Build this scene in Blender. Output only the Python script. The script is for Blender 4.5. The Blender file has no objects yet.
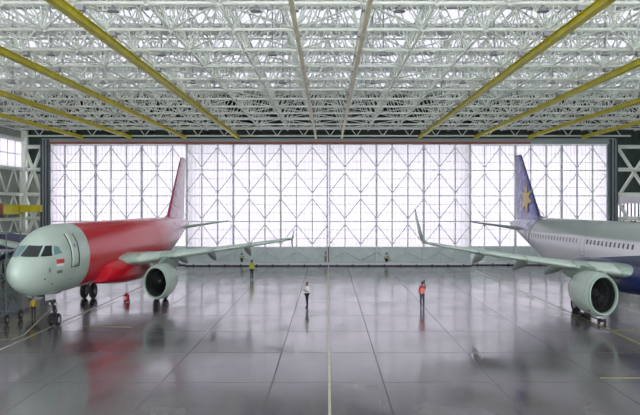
import bpy, bmesh, math, random
from mathutils import Vector, Matrix
random.seed(7)
S = bpy.context.scene
COL = S.collection
PI = math.pi

# ------------------------------------------------------------------ camera, world, exposure
F, HCAM = 726.0, 7.27
cam_d = bpy.data.cameras.new('camera'); cam = bpy.data.objects.new('camera', cam_d); COL.objects.link(cam)
cam.location = (0, 0, HCAM); cam.rotation_euler = (PI/2, 0, 0)
cam_d.sensor_fit = 'HORIZONTAL'; cam_d.sensor_width = 36; cam_d.lens = 36*F/640
cam_d.shift_x = -7.9/640; cam_d.shift_y = -3.1/640
cam_d.clip_end = 400
S.camera = cam
W = bpy.data.worlds.new('overcast_sky'); S.world = W; W.use_nodes = True
W.node_tree.nodes['Background'].inputs[0].default_value = (0.97, 0.96, 1.0, 1)
W.node_tree.nodes['Background'].inputs[1].default_value = 2.2
S.view_settings.view_transform = 'Standard'; S.view_settings.look = 'None'
S.view_settings.gamma = 1; S.view_settings.use_curve_mapping = False
S.view_settings.exposure = 1.5
S.cycles.use_denoising = True
S.cycles.max_bounces = 7; S.cycles.diffuse_bounces = 5; S.cycles.glossy_bounces = 4
S.cycles.transmission_bounces = 4; S.cycles.sample_clamp_indirect = 6

# ------------------------------------------------------------------ materials
def mat(name, col, rough=0.5, metal=0.0, coat=0.0, noise=0.0, nscale=1.0, spec=0.5):
    m = bpy.data.materials.new(name); m.use_nodes = True
    nt = m.node_tree; b = nt.nodes['Principled BSDF']
    b.inputs['Roughness'].default_value = rough; b.inputs['Metallic'].default_value = metal
    b.inputs['Coat Weight'].default_value = coat; b.inputs['Coat Roughness'].default_value = 0.08
    b.inputs['Specular IOR Level'].default_value = spec
    if noise <= 0: noise = 0.04
    tc = nt.nodes.new('ShaderNodeTexCoord'); n = nt.nodes.new('ShaderNodeTexNoise')
    n.inputs['Scale'].default_value = nscale; n.inputs['Detail'].default_value = 4
    nt.links.new(tc.outputs['Object'], n.inputs['Vector'])
    r = nt.nodes.new('ShaderNodeValToRGB')
    c = Vector(col)
    r.color_ramp.elements[0].position = 0.3; r.color_ramp.elements[1].position = 0.7
    r.color_ramp.elements[0].color = (*(c*(1-noise)), 1); r.color_ramp.elements[1].color = (*[min(1, v) for v in c*(1+noise)], 1)
    nt.links.new(n.outputs['Fac'], r.inputs['Fac']); nt.links.new(r.outputs['Color'], b.inputs['Base Color'])
    return m
M = {}
M['steel'] = mat('pale_green_steel_paint', (0.72, 0.78, 0.70), 0.5)
M['doorsteel'] = mat('grey_green_door_paint', (0.60, 0.64, 0.66), 0.5)
M['doorsheet'] = mat('grey_green_sheet', (0.56, 0.66, 0.62), 0.6, noise=.1)
M['bar'] = mat('lilac_glazing_bar', (0.78, 0.74, 0.88), 0.6)
M['deck'] = mat('roof_deck', (0.76, 0.77, 0.80), 0.6, noise=.1, nscale=.3)
M['darkwall'] = mat('shade_dark_green_wall', (0.03, 0.048, 0.042), 0.8, noise=.3)  # shade of the backlit far wall is put into this dark green
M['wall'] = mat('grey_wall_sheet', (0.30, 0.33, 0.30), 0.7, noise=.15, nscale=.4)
M['slate'] = mat('slate_column_paint', (0.028, 0.062, 0.072), 0.6)
M['teal'] = mat('teal_beam_paint', (0.22, 0.33, 0.28), 0.5)
M['redrail'] = mat('brown_red_rail', (0.26, 0.08, 0.055), 0.6)
M['yellow'] = mat('olive_yellow_paint', (0.56, 0.50, 0.012), 0.45, noise=.15)
M['cream'] = mat('cream_rail_paint', (0.80, 0.76, 0.50), 0.45, noise=.15)
M['yline'] = mat('yellow_floor_paint', (0.52, 0.50, 0.10), 0.35, noise=.2, nscale=3)
M['pline'] = mat('worn_cream_floor_paint', (0.52, 0.52, 0.36), 0.35, noise=.25, nscale=3)
M['white'] = mat('white_paint', (0.75, 0.74, 0.80), 0.35)
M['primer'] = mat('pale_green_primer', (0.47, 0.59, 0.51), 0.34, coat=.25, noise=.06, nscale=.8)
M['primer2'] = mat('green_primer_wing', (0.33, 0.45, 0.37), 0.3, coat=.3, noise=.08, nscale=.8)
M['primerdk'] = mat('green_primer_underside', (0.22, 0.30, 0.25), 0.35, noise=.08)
M['red'] = mat('red_livery', (0.58, 0.006, 0.022), 0.2, noise=.05)
M['navy'] = mat('navy_livery', (0.014, 0.022, 0.11), 0.28, coat=.6)
M['navymatt'] = mat('navy_matt_livery', (0.012, 0.016, 0.075), 0.5, spec=.2)
M['glass'] = mat('cockpit_glass', (0.012, 0.02, 0.02), 0.06)
M['tint'] = mat('blue_tinted_glass', (0.16, 0.30, 0.32), 0.06)
M['black'] = mat('black_rubber', (0.012, 0.012, 0.014), 0.7)
M['dark'] = mat('dark_metal', (0.04, 0.045, 0.045), 0.45, .3)
M['metal'] = mat('bare_metal', (0.5, 0.5, 0.5), 0.3, .9)
M['fan'] = mat('fan_blade_metal', (0.03, 0.032, 0.035), 0.35, .5)
M['grey'] = mat('grey_paint', (0.30, 0.31, 0.33), 0.5)
M['scaf'] = mat('green_grey_scaffold', (0.10, 0.15, 0.14), 0.5)
M['extred'] = mat('extinguisher_red', (0.42, 0.008, 0.03), 0.3)
M['skin'] = mat('skin', (0.17, 0.085, 0.055), 0.6)
M['hair'] = mat('black_hair', (0.01, 0.009, 0.009), 0.6)
M['hiviz'] = mat('yellow_green_vest', (0.52, 0.62, 0.06), 0.8)
M['orange'] = mat('orange_red_vest', (0.74, 0.17, 0.13), 0.8)
M['shirt'] = mat('white_shirt', (0.70, 0.70, 0.74), 0.8)
M['blacktr'] = mat('black_trousers', (0.012, 0.012, 0.016), 0.8)
M['jeans'] = mat('blue_jeans', (0.03, 0.045, 0.10), 0.8)
M['ochre'] = mat('ochre_vest', (0.45, 0.33, 0.03), 0.8)
M['gold'] = mat('gold_emblem', (0.78, 0.60, 0.22), 0.4)
M['swirl'] = mat('dark_red_paint', (0.36, 0.02, 0.07), 0.4)
M['flagwhite'] = mat('flag_white', (0.8, 0.8, 0.8), 0.5)

def translucent(name, col, tr=0.85):
    m = bpy.data.materials.new(name); m.use_nodes = True; nt = m.node_tree
    for n in list(nt.nodes):
        if n.type == 'BSDF_PRINCIPLED': nt.nodes.remove(n)
    out = [n for n in nt.nodes if n.type == 'OUTPUT_MATERIAL'][0]
    t = nt.nodes.new('ShaderNodeBsdfTranslucent'); t.inputs[0].default_value = (*col, 1)
    d = nt.nodes.new('ShaderNodeBsdfDiffuse'); d.inputs[0].default_value = (0.8, 0.8, 0.82, 1)
    mx = nt.nodes.new('ShaderNodeMixShader'); mx.inputs[0].default_value = tr
    # faint vertical corrugation of the sheet
    tc = nt.nodes.new('ShaderNodeTexCoord'); wv = nt.nodes.new('ShaderNodeTexWave')
    wv.inputs['Scale'].default_value = 1.1; wv.bands_direction = 'X'
    rp = nt.nodes.new('ShaderNodeValToRGB')
    rp.color_ramp.elements[0].color = (*[v*.93 for v in col], 1); rp.color_ramp.elements[1].color = (*col, 1)
    nt.links.new(tc.outputs['Object'], wv.inputs['Vector']); nt.links.new(wv.outputs['Color'], rp.inputs[0])
    nt.links.new(rp.outputs[0], t.inputs[0])
    nt.links.new(d.outputs[0], mx.inputs[1]); nt.links.new(t.outputs[0], mx.inputs[2]); nt.links.new(mx.outputs[0], out.inputs[0])
    return m
M['poly'] = translucent('translucent_door_sheet', (0.475, 0.467, 0.488), .95)
M['skylight'] = translucent('translucent_roof_sheet', (0.44, 0.445, 0.46), .93)

def floor_mat():
    m = bpy.data.materials.new('wet_polished_concrete'); m.use_nodes = True; nt = m.node_tree; L = nt.links.new
    b = nt.nodes['Principled BSDF']; N = nt.nodes.new
    tc = N('ShaderNodeTexCoord'); sx = N('ShaderNodeSeparateXYZ'); L(tc.outputs['Object'], sx.inputs[0])
    def math_(op, a, bb=None, c=None):
        n = N('ShaderNodeMath'); n.operation = op
        for i, v in enumerate((a, bb, c)):
            if v is None: continue
            if isinstance(v, (int, float)): n.inputs[i].default_value = v
            else: L(v, n.inputs[i])
        return n.outputs[0]
    ax = math_('ABSOLUTE', sx.outputs[0])
    fx = math_('ABSOLUTE', math_('SUBTRACT', math_('FRACT', math_('DIVIDE', math_('ADD', ax, 4.525-2.27+2.2625), 4.525)), 0.5))
    jx = math_('MULTIPLY', math_('LESS_THAN', fx, 0.0055), math_('ADD', .45, math_('MULTIPLY', math_('LESS_THAN', ax, 3), .4)))
    fy = math_('ABSOLUTE', math_('SUBTRACT', math_('FRACT', math_('DIVIDE', math_('ADD', sx.outputs[1], -29.6+300+3), 6.0)), 0.5))
    jy = math_('MULTIPLY', math_('LESS_THAN', fy, 0.008), .45)
    j = math_('MAXIMUM', jx, jy)
    mp = N('ShaderNodeMapping'); mp.inputs['Scale'].default_value = (.5, .16, 1); L(tc.outputs['Object'], mp.inputs[0])
    n1 = N('ShaderNodeTexNoise'); n1.inputs['Scale'].default_value = 1.2; n1.inputs['Detail'].default_value = 7; L(mp.outputs[0], n1.inputs['Vector'])
    n2 = N('ShaderNodeTexNoise'); n2.inputs['Scale'].default_value = .22; n2.inputs['Detail'].default_value = 6; L(tc.outputs['Object'], n2.inputs['Vector'])
    r1 = N('ShaderNodeValToRGB'); e = r1.color_ramp.elements
    e[0].position = .36; e[1].position = .64; e[0].color = (.095, .09, .097, 1); e[1].color = (.165, .157, .165, 1)
    mixn = math_('ADD', math_('MULTIPLY', n1.outputs['Fac'], .55), math_('MULTIPLY', n2.outputs['Fac'], .45))
    L(mixn, r1.inputs[0])
    mx = N('ShaderNodeMix'); mx.data_type = 'RGBA'; L(j, mx.inputs['Factor']); L(r1.outputs[0], mx.inputs[6]); mx.inputs[7].default_value = (.03, .03, .032, 1)
    L(mx.outputs[2], b.inputs['Base Color'])
    rr = N('ShaderNodeMapRange'); L(mixn, rr.inputs[0]); rr.inputs[1].default_value = .36; rr.inputs[2].default_value = .64
    rr.inputs[3].default_value = .07; rr.inputs[4].default_value = .27
    rj = math_('ADD', rr.outputs[0], math_('MULTIPLY', j, .5)); L(rj, b.inputs['Roughness'])
    b.inputs['Specular IOR Level'].default_value = .7; b.inputs['Coat Weight'].default_value = .3; b.inputs['Coat Roughness'].default_value = .14
    bp = N('ShaderNodeBump'); bp.inputs['Strength'].default_value = .05; bp.inputs['Distance'].default_value = .02
    n3 = N('ShaderNodeTexNoise'); n3.inputs['Scale'].default_value = 1.4; n3.inputs['Detail'].default_value = 3; L(tc.outputs['Object'], n3.inputs['Vector'])
    L(n3.outputs['Fac'], bp.inputs['Height']); L(bp.outputs[0], b.inputs['Normal'])
    return m
M['floor'] = floor_mat()

def livery(name, stops, coord='Y', noise_cols=None, span=(0, 40), nmix=(.5, .6), nscale=.9, coat=.6, rough=.28):
    """paint whose colour runs along the body (stops in metres) with swirled markings"""
    m = bpy.data.materials.new(name); m.use_nodes = True; nt = m.node_tree; L = nt.links.new; N = nt.nodes.new
    b = nt.nodes['Principled BSDF']; b.inputs['Roughness'].default_value = rough+.1; b.inputs['Coat Weight'].default_value = coat
    b.inputs['Coat Roughness'].default_value = .05; b.inputs['Specular IOR Level'].default_value = .3
    tc = N('ShaderNodeTexCoord'); sx = N('ShaderNodeSeparateXYZ'); L(tc.outputs['Object'], sx.inputs[0])
    mr = N('ShaderNodeMapRange'); L(sx.outputs['XYZ'.index(coord)], mr.inputs[0]); mr.inputs[1].default_value = span[0]; mr.inputs[2].default_value = span[1]
    rp = N('ShaderNodeValToRGB'); els = rp.color_ramp.elements
    while len(els) < len(stops): els.new(.5)
    for e, (p, c) in zip(els, stops): e.position = (p-span[0])/(span[1]-span[0]); e.color = (*c, 1)
    L(mr.outputs[0], rp.inputs[0]); col = rp.outputs[0]
    if noise_cols:
        n = N('ShaderNodeTexNoise'); n.inputs['Scale'].default_value = nscale; n.inputs['Detail'].default_value = 2; n.inputs['Distortion'].default_value = 1.6
        L(tc.outputs['Object'], n.inputs['Vector'])
        r2 = N('ShaderNodeValToRGB'); r2.color_ramp.elements[0].position = nmix[0]; r2.color_ramp.elements[1].position = nmix[1]
        L(n.outputs['Fac'], r2.inputs[0])
        fm = N('ShaderNodeMapRange'); L(sx.outputs['XYZ'.index(coord)], fm.inputs[0]); fm.inputs[1].default_value = noise_cols[1]; fm.inputs[2].default_value = noise_cols[2]
        mu = N('ShaderNodeMath'); mu.operation = 'MULTIPLY'; L(r2.outputs[0], mu.inputs[0]); L(fm.outputs[0], mu.inputs[1])
        mx = N('ShaderNodeMix'); mx.data_type = 'RGBA'; L(mu.outputs[0], mx.inputs['Factor']); L(col, mx.inputs[6]); mx.inputs[7].default_value = (*noise_cols[0], 1)
        col = mx.outputs[2]
    L(col, b.inputs['Base Color'])
    return m
RED = (0.60, 0.006, 0.022); PINK = (0.62, 0.36, 0.44)
M['redbody'] = livery('red_to_white_livery', [(0, RED), (22.5, RED), (28.5, (.72, .50, .58)), (40, (.74, .66, .72))], noise_cols=((.60, .10, .20), 26, 31), span=(0, 40), coat=0, rough=.1)
M['redfin'] = livery('white_fin_with_pink_swirls', [(5, (.72, .55, .62)), (12, (.72, .60, .68))], 'Z', ((.62, .16, .28), 4, 5), (0, 13), (.54, .66), 1.0)
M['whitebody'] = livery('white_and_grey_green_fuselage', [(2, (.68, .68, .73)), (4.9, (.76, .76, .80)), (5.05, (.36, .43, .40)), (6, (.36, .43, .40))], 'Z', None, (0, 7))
M['bluefin'] = livery('blue_fin_with_pale_lattice', [(5, (.40, .40, .58)), (6.6, (.12, .13, .46)), (12, (.08, .09, .38))], 'Z', ((.36, .36, .62), 3, 4), (0, 13), (.54, .62), 1.0)
M['bluetail'] = livery('pale_tail_with_blue_pattern', [(0, (.55, .55, .66)), (45, (.50, .50, .66))], 'Y', ((.16, .18, .46), 30, 37), (0, 45), (.5, .6), 1.1)

# ------------------------------------------------------------------ mesh helpers
class MB:
    def __init__(s): s.v = []; s.f = []; s.mi = []; s.sm = []
    def add(s, verts, faces, mi=0, smooth=False):
        o = len(s.v); s.v += [tuple(v) for v in verts]
        for f in faces: s.f.append(tuple(i+o for i in f)); s.mi.append(mi); s.sm.append(smooth)
    def box(s, a, b, mi=0):
        x0, y0, z0 = a; x1, y1, z1 = b
        v = [(x0,y0,z0),(x1,y0,z0),(x1,y1,z0),(x0,y1,z0),(x0,y0,z1),(x1,y0,z1),(x1,y1,z1),(x0,y1,z1)]
        s.add(v, [(0,3,2,1),(4,5,6,7),(0,1,5,4),(1,2,6,5),(2,3,7,6),(3,0,4,7)], mi)
    def tube(s, a, b, r, n=6, r2=None, mi=0, cap=True, sx=1.0):
        a = Vector(a); b = Vector(b); d = b-a
        if d.length < 1e-6: return
        u = d.normalized(); t = Vector((0,0,1)) if abs(u.z) < .9 else Vector((1,0,0))
        p = u.cross(t).normalized(); q = u.cross(p)
        r2 = r if r2 is None else r2
        vs = []
        for c, rr in ((a, r), (b, r2)):
            for i in range(n):
                w = 2*PI*i/n+PI/n; o = p*math.cos(w)*rr+q*math.sin(w)*rr; o.x *= sx; vs.append(c+o)
        fs = [(i, n+i, n+(i+1) % n, (i+1) % n) for i in range(n)]
        s.add(vs, fs, mi, True)
        if cap: s.add(vs, [tuple(range(n)), tuple(range(2*n-1, n-1, -1))], mi)
    def loft(s, rings, closed=True, mi=0, cap0=False, cap1=False, smooth=True):
        n = len(rings[0]); vs = [p for r in rings for p in r]; fs = []
        m = n if closed else n-1
        for k in range(len(rings)-1):
            for i in range(m):
                j = (i+1) % n; fs.append((k*n+i, k*n+j, (k+1)*n+j, (k+1)*n+i))
        s.add(vs, fs, mi, smooth)
        if cap0: s.add(rings[0], [tuple(range(n-1, -1, -1))], mi)
        if cap1: s.add(rings[-1], [tuple(range(n))], mi)
    def lathe(s, prof, c, axis='Y', n=28, mi=0, sx=1.0, closed_prof=False):
        rings = []
        for (t, r) in prof:
            ring = []
            for i in range(n):
                w = 2*PI*i/n; cc, ss = math.cos(w)*r, math.sin(w)*r
                if axis == 'Y': p = (c[0]+cc*sx, c[1]+t, c[2]+ss)
                elif axis == 'X': p = (c[0]+t*sx, c[1]+cc, c[2]+ss)
                else: p = (c[0]+cc*sx, c[1]+ss, c[2]+t)
                ring.append(p)
            rings.append(ring)
        s.loft(rings, mi=mi)
    def ball(s, c, r, n=8, sx=1.0, mi=0):
        s.lathe([(-r*math.cos(PI*k/5), r*math.sin(PI*k/5)+1e-4) for k in range(6)], c, 'Z', n, mi, sx)
    def build(s, name, mats, parent=None, kind=None):
        me = bpy.data.meshes.new(name); me.from_pydata(s.v, [], s.f)
        if not isinstance(mats, (list, tuple)): mats = [mats]
        for m in mats: me.materials.append(M[m] if isinstance(m, str) else m)
        me.polygons.foreach_set('material_index', s.mi); me.polygons.foreach_set('use_smooth', s.sm)
        bm = bmesh.new(); bm.from_mesh(me); bmesh.ops.remove_doubles(bm, verts=bm.verts, dist=1e-5)
        bmesh.ops.recalc_face_normals(bm, faces=bm.faces); bm.to_mesh(me); bm.free()
        o = bpy.data.objects.new(name, me); COL.objects.link(o)
        if parent is not None: o.parent = parent
        if kind: o['kind'] = kind
        return o
def empty(name, loc=(0,0,0), rz=0):
    o = bpy.data.objects.new(name, None); COL.objects.link(o); o.location = loc; o.rotation_euler = (0,0,rz); o.empty_display_size = .3
    return o
def tag(o, label, cat, group=None):
    o['label'] = label; o['category'] = cat
    if group: o['group'] = group
    return o
def thing(name, label, cat, loc=(0,0,0), rz=0, group=None): return tag(empty(name, loc, rz), label, cat, group)
def copy_tree(o, parent=None):
    c = o.copy(); COL.objects.link(c); c.parent = parent
    for ch in o.children: copy_tree(ch, c)
    return c
ORD = ['first','second','third','fourth','fifth','sixth','seventh','eighth','ninth','tenth','eleventh','twelfth','thirteenth','fourteenth','fifteenth','sixteenth','seventeenth','eighteenth']

# ------------------------------------------------------------------ shell
WX, WR, YD, YB, ZR = 36.6, 38.9, 85.7, 89.2, 20.7
b = MB(); b.box((-WX, -14, -.3), (WR, YB, 0)); b.build('floor', 'floor', kind='structure')
# roof deck with corrugation, skylight strips left open in it
sky = [(y, y+4.6) for y in (-6, 2, 10, 18, 26, 34.6, 42.3, 50.0, 57.7, 65.4, 73.0)] + [(80.6, 83.4)]
b = MB(); y = -14.0
for (a, c) in sky+[(YB, YB)]:
    if a-y > .05:
        b.box((-WX, y, ZR), (WR, a, ZR+.15))
        for k in range(int((WX+WR)/1.2)):
            x = -WX+1.2*k; b.box((x, y, ZR-.09), (x+.3, a, ZR))
    y = c
b.build('ceiling', 'deck', kind='structure')
for i, (a, c) in enumerate(sky):
    w = empty('window_%d' % (i+1), (0, (a+c)/2, ZR+.05)); w['kind'] = 'structure'
    b = MB(); b.box((-WX, -(c-a)/2, 0), (WR, (c-a)/2, .02)); b.build('skylight_sheet', 'skylight', w)
    b = MB()
    for k in range(25): x = -WX+3.1*k; b.box((x, -(c-a)/2, -.1), (x+.09, (c-a)/2, 0))
    b.build('skylight_bar', 'steel', w)
# side walls, with a window band near the roof
for sgn, nm, ni in ((-1, 'left', 13), (1, 'right', 14)):
    ww = WX if sgn < 0 else WR; b = MB(); x0, x1 = sorted((sgn*ww, sgn*(ww+.3)))
    lo, hi = ((11.65, 14.75) if sgn < 0 else (5.0, 6.6))
    b.box((x0, -14, 0), (x1, YB, lo)); b.box((x0, -14, hi), (x1, YB, ZR))
    for y in (-14, 20, 54): b.box((x0, y, lo), (x1, y+1, hi))
    b.box((x0, YB-1.5, lo), (x1, YB, hi))
    b.build('wall_'+nm, 'wall', kind='structure')
    w = empty('window_%d' % ni, (sgn*(ww+.1), 50, 0)); w['kind'] = 'structure'
    b = MB(); b.box((-.02, -64, lo), (.02, 38, hi)); b.build('glazing', 'poly', w)
    b = MB()
    for k in range(51): b.box((-.12 if sgn > 0 else .0, -63+2*k, lo), (.0 if sgn > 0 else .12, -62.94+2*k, hi))
    b.box((-.12 if sgn > 0 else .0, -64, (lo+hi)/2-.04), (0 if sgn > 0 else .12, 38, (lo+hi)/2+.04)); b.build('glazing_bar', 'bar', w)
# far wall: over the doors, and beside them
DX0, DX1 = -32.8, 33.1
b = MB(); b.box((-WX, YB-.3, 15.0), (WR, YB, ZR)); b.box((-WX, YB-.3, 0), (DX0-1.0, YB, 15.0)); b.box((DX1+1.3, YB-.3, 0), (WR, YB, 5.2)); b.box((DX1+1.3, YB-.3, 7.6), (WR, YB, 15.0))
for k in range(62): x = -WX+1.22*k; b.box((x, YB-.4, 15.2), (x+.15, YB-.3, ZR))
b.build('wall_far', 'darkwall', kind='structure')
b = MB(); b.box((-WX+.1, YB-.5, 0), (-WX+2.4, YB-.4, 11.0)); b.build('trim_1', 'wall', kind='structure')
# door head: teal girder, pale strip, red-brown rail
b = MB(); b.box((DX0-.9, YD-.2, 14.9), (DX1+.8, YD+3.2, 15.05)); b.build('trim_2', 'teal', kind='structure')
b = MB(); b.box((DX0-.9, YD-.3, 14.62), (DX1+.8, YD-.15, 14.95)); b.build('trim_3', 'grey', kind='structure')
b = MB(); b.box((DX0, YD-.45, 14.36), (23.8, YD-.2, 14.62)); b.build('trim_4', 'redrail', kind='structure')
b = MB(); b.box((23.8, YD-.45, 14.36), (DX1, YD-.2, 14.62)); b.build('trim_5', 'teal', kind='structure')
for nm, x0 in (('left', DX0-.95), ('right', DX1)):
    t = thing('door_column', 'dark slate steel column at the %s end of the hangar doors' % nm, 'column', (x0, YD, 0), 0)
    b = MB(); b.box((0, -.5, 0), (.95, .1, 14.9)); b.build('web_plate', 'slate', t)
    b = MB(); b.box((.28, -.62, 0), (.40, -.5, 14.9)); b.box((.62, -.62, 0), (.72, -.5, 14.9)); b.build('flange', 'grey', t)
# braced steelwork beside the doors
for sgn, nm in ((-1, 'left'), (1, 'right')):
    t = thing('wall_bracing', 'pale steel crossed bracing frame beside the %s end of the doors' % nm, 'steel frame', (0, 0, 0))
    xa, xb = (-36.0, DX0-1.1) if sgn < 0 else (DX1+1.2, 38.3)
    yy = YD+.4; lv = [0.2, 2.9, 5.6, 8.45, 11.4, 14.1]; wide = [.2, 2.9, 8.45, 14.1] if sgn < 0 else [.2, 8.0, 14.1]
    for i, z in enumerate(lv[1:]):
        b = MB(); b.tube((xa, yy, z), (xb, yy, z), .24, 8); b.build('beam', 'steel', t)
    for z0, z1 in zip(wide[:-1], wide[1:]):
        b = MB(); b.tube((xa, yy, z0), (xb, yy, z1), .22, 6); b.build('brace', 'steel', t)
        b = MB(); b.tube((xb, yy, z0), (xa, yy, z1), .22, 6); b.build('brace', 'steel', t)
    for x in ((xa, ) if sgn < 0 else (xb-.3,)):
        b = MB(); b.box((x-.25, yy-.3, 0), (x+.25, yy+.3, 16)); b.build('post', 'steel', t)
    t = thing('wall_girts', 'pale horizontal tube rails with zigzag struts along the %s side wall' % nm, 'steel frame', (0,0,0))
    xs = -36.1 if sgn < 0 else 38.6
    for z in (2.9, 5.6, 8.45, 11.4, 14.9):
        b = MB(); b.tube((xs, 50, z), (xs, YD, z), .2, 8); b.build('beam', 'steel', t)
    b = MB()
    for z0, z1 in ((2.9, 5.6), (5.6, 8.45), (8.45, 11.4)):
        for k in range(8):
            y0 = 53.4+4*k; b.tube((xs, y0, z0), (xs, y0+2, z1), .1, 5); b.tube((xs, y0+2, z1), (xs, y0+4, z0), .1, 5)
    b.build('strut', 'steel', t)
    for y in (61, 69, 77):
        b = MB(); b.box((xs-.2*0-.25, y-.2, 0), (xs+.25, y+.2, ZR)); b.build('post', 'steel', t)
# right-hand white fascia above side windows
b = MB(); b.box((DX1+1.2, YD-.3, 7.4), (38.4, YD-.05, 8.3)); tag(b.build('fascia_panel', 'white'), 'thick white horizontal panel right of the door column', 'panel')
b = MB(); b.box((DX1+1.3, YB-.2, 5.2), (WR, YB-.15, 7.6)); 
o = b.build('window_15', 'poly', kind='structure')
b = MB()
for k in range(9): b.box((.45*k, -.08, 5.2), (.45*k+.14, 0, 7.6))
g = b.build('glazing_bar', 'slate', o); g.location = (DX1+1.3, YB-.2, 0)
# left yellow runway girder with a red end
t = thing('crane_girder', 'yellow girder with red end cap on the left side wall', 'crane beam', (0,0,0))
b = MB(); b.box((-35.5, YD-1.9, 6.5), (-33.2, YD-1.3, 7.1)); b.box((-35.5, YD-2.0, 7.1), (-33.2, YD-1.2, 7.2)); b.box((-35.5, YD-2.0, 6.4), (-33.2, YD-1.2, 6.5)); b.build('girder', 'yellow', t)
b = MB(); b.box((-35.85, 79.6, 6.15), (-35.5, 84.4, 7.25)); b.build('end_carriage', 'yellow', t)
b = MB(); b.box((-35.86, 79.0, 6.2), (-35.62, 79.6, 7.4)); b.build('end_cap', 'redrail', t)
# ------------------------------------------------------------------ hangar doors
ROWS = [2.2, 5.25, 8.29, 11.33, 14.37]
def door_leaf(idx, x0, x1, y):
    d = empty('door_%d' % idx, (x0, y, 0)); d['kind'] = 'structure'
    n = 9; w = (x1-x0)/n
    for i in range(n+1):
        big = i % 3 == 0; r = (.07 if i in (0, n) else .11) if big else .06
        b = MB(); xx = min(max(i*w, r), n*w-r)
        b.box((xx-r, -.12, .35), (xx+r, .12, 14.4)); b.build('post', 'doorsteel', d)
    for z in ROWS:
        b = MB(); b.box((0, -.09, z-.055), (x1-x0, .09, z+.055)); b.build('rail', 'doorsteel', d)
    for k in range(4):
        z0, z1 = ROWS[k], ROWS[k+1]; b = MB()
        for i in range(n):
            up = (i+k) % 2 == 0            # top row (k=3): apex at even posts
            a = (i*w, -.02, (z0+.35) if up else (z1-.35)); c = ((i+1)*w, -.02, (z1-.35) if up else (z0+.35))
            b.tube(a, c, .045, 5)
        for i in range(n+1):
            z = z1-.35 if (i+k) % 2 == 1 else z0+.35
            for q in range(6):
                w0, w1 = PI*q/6, PI*(q+1)/6; sg = -1 if (i+k) % 2 == 1 else 1
                xm = min(max(i*w, .3), n*w-.3)
                b.tube((xm+.22*math.cos(w0), -.02, z-sg*.0+sg*.2*math.sin(w0)), (xm+.22*math.cos(w1), -.02, z+sg*.2*math.sin(w1)), .03, 4, cap=False)
        b.build('bracing', 'doorsteel', d)
    b = MB(); i = 0
    while i < n:                              # solid lower bay bracing
        b.tube((i*w, -.02, .6), ((i+1)*w, -.02, 1.6), .05, 5); b.tube(((i+1)*w, -.02, 1.6), (min(i+2, n)*w, -.02, .6), .05, 5); i += 2
    b.box((0, -.05, 1.22), (x1-x0, .05, 1.3)); b.build('bracing', 'doorsteel', d)
    b = MB()
    for k in range(4):
        for j in (1, 2): z = ROWS[k]+(ROWS[k+1]-ROWS[k])*j/3; b.box((0, .9, z-.025), (x1-x0, .94, z+.025))
    for i in range(n*4): xx = i*w/4; b.box((xx-.012, .92, 2.2), (xx+.012, .95, 14.4))
    b.build('glazing_bar', 'bar', d)
    b = MB(); b.box((-.3 if idx in (1, 3) else 0, 1.0, 2.2), (x1-x0+(.5 if idx == 4 else 0), 1.02, 15.1)); b.build('glazing', 'poly', d)
    b = MB(); b.box((-.3 if idx == 3 else 0, 1.0, .0), (x1-x0, 1.1, 2.2))
    for i in range(n*7): xx = .1+i*w/7; b.box((xx, .95, .1), (xx+.09, 1.0, 2.15))
    b.build('lower_sheet', 'doorsheet', d)
    b = MB(); b.box((0, -.3, .04), (x1-x0, .3, .42)); b.build('base_beam', 'doorsteel', d)
    b = MB()
    for i in range(n): b.lathe([(-.06, .01), (-.06, .13), (.06, .13), (.06, .01)], ((i+.5)*w, -.33, .13), 'X', 10)
    b.build('wheel', 'black', d)
    b = MB(); b.box((0, -.34, .0), (x1-x0, -.30, .13)); b.build('rubber_skirt', 'black', d)
    return d
xl = (186-327.9)/8.47; xr = (471-327.9)/8.47
b = MB(); b.box((.04, YD-.1, .42), (.13, YD+1.0, 2.2)); b.build('trim_6', 'black', kind='structure')
door_leaf(1, -33.3, xl, YD+1.5-.3)
door_leaf(2, xl, 0.02, YD)
door_leaf(3, 0.16, xr, YD)
door_leaf(4, xr, 33.5, YD+1.5-.3)

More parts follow.
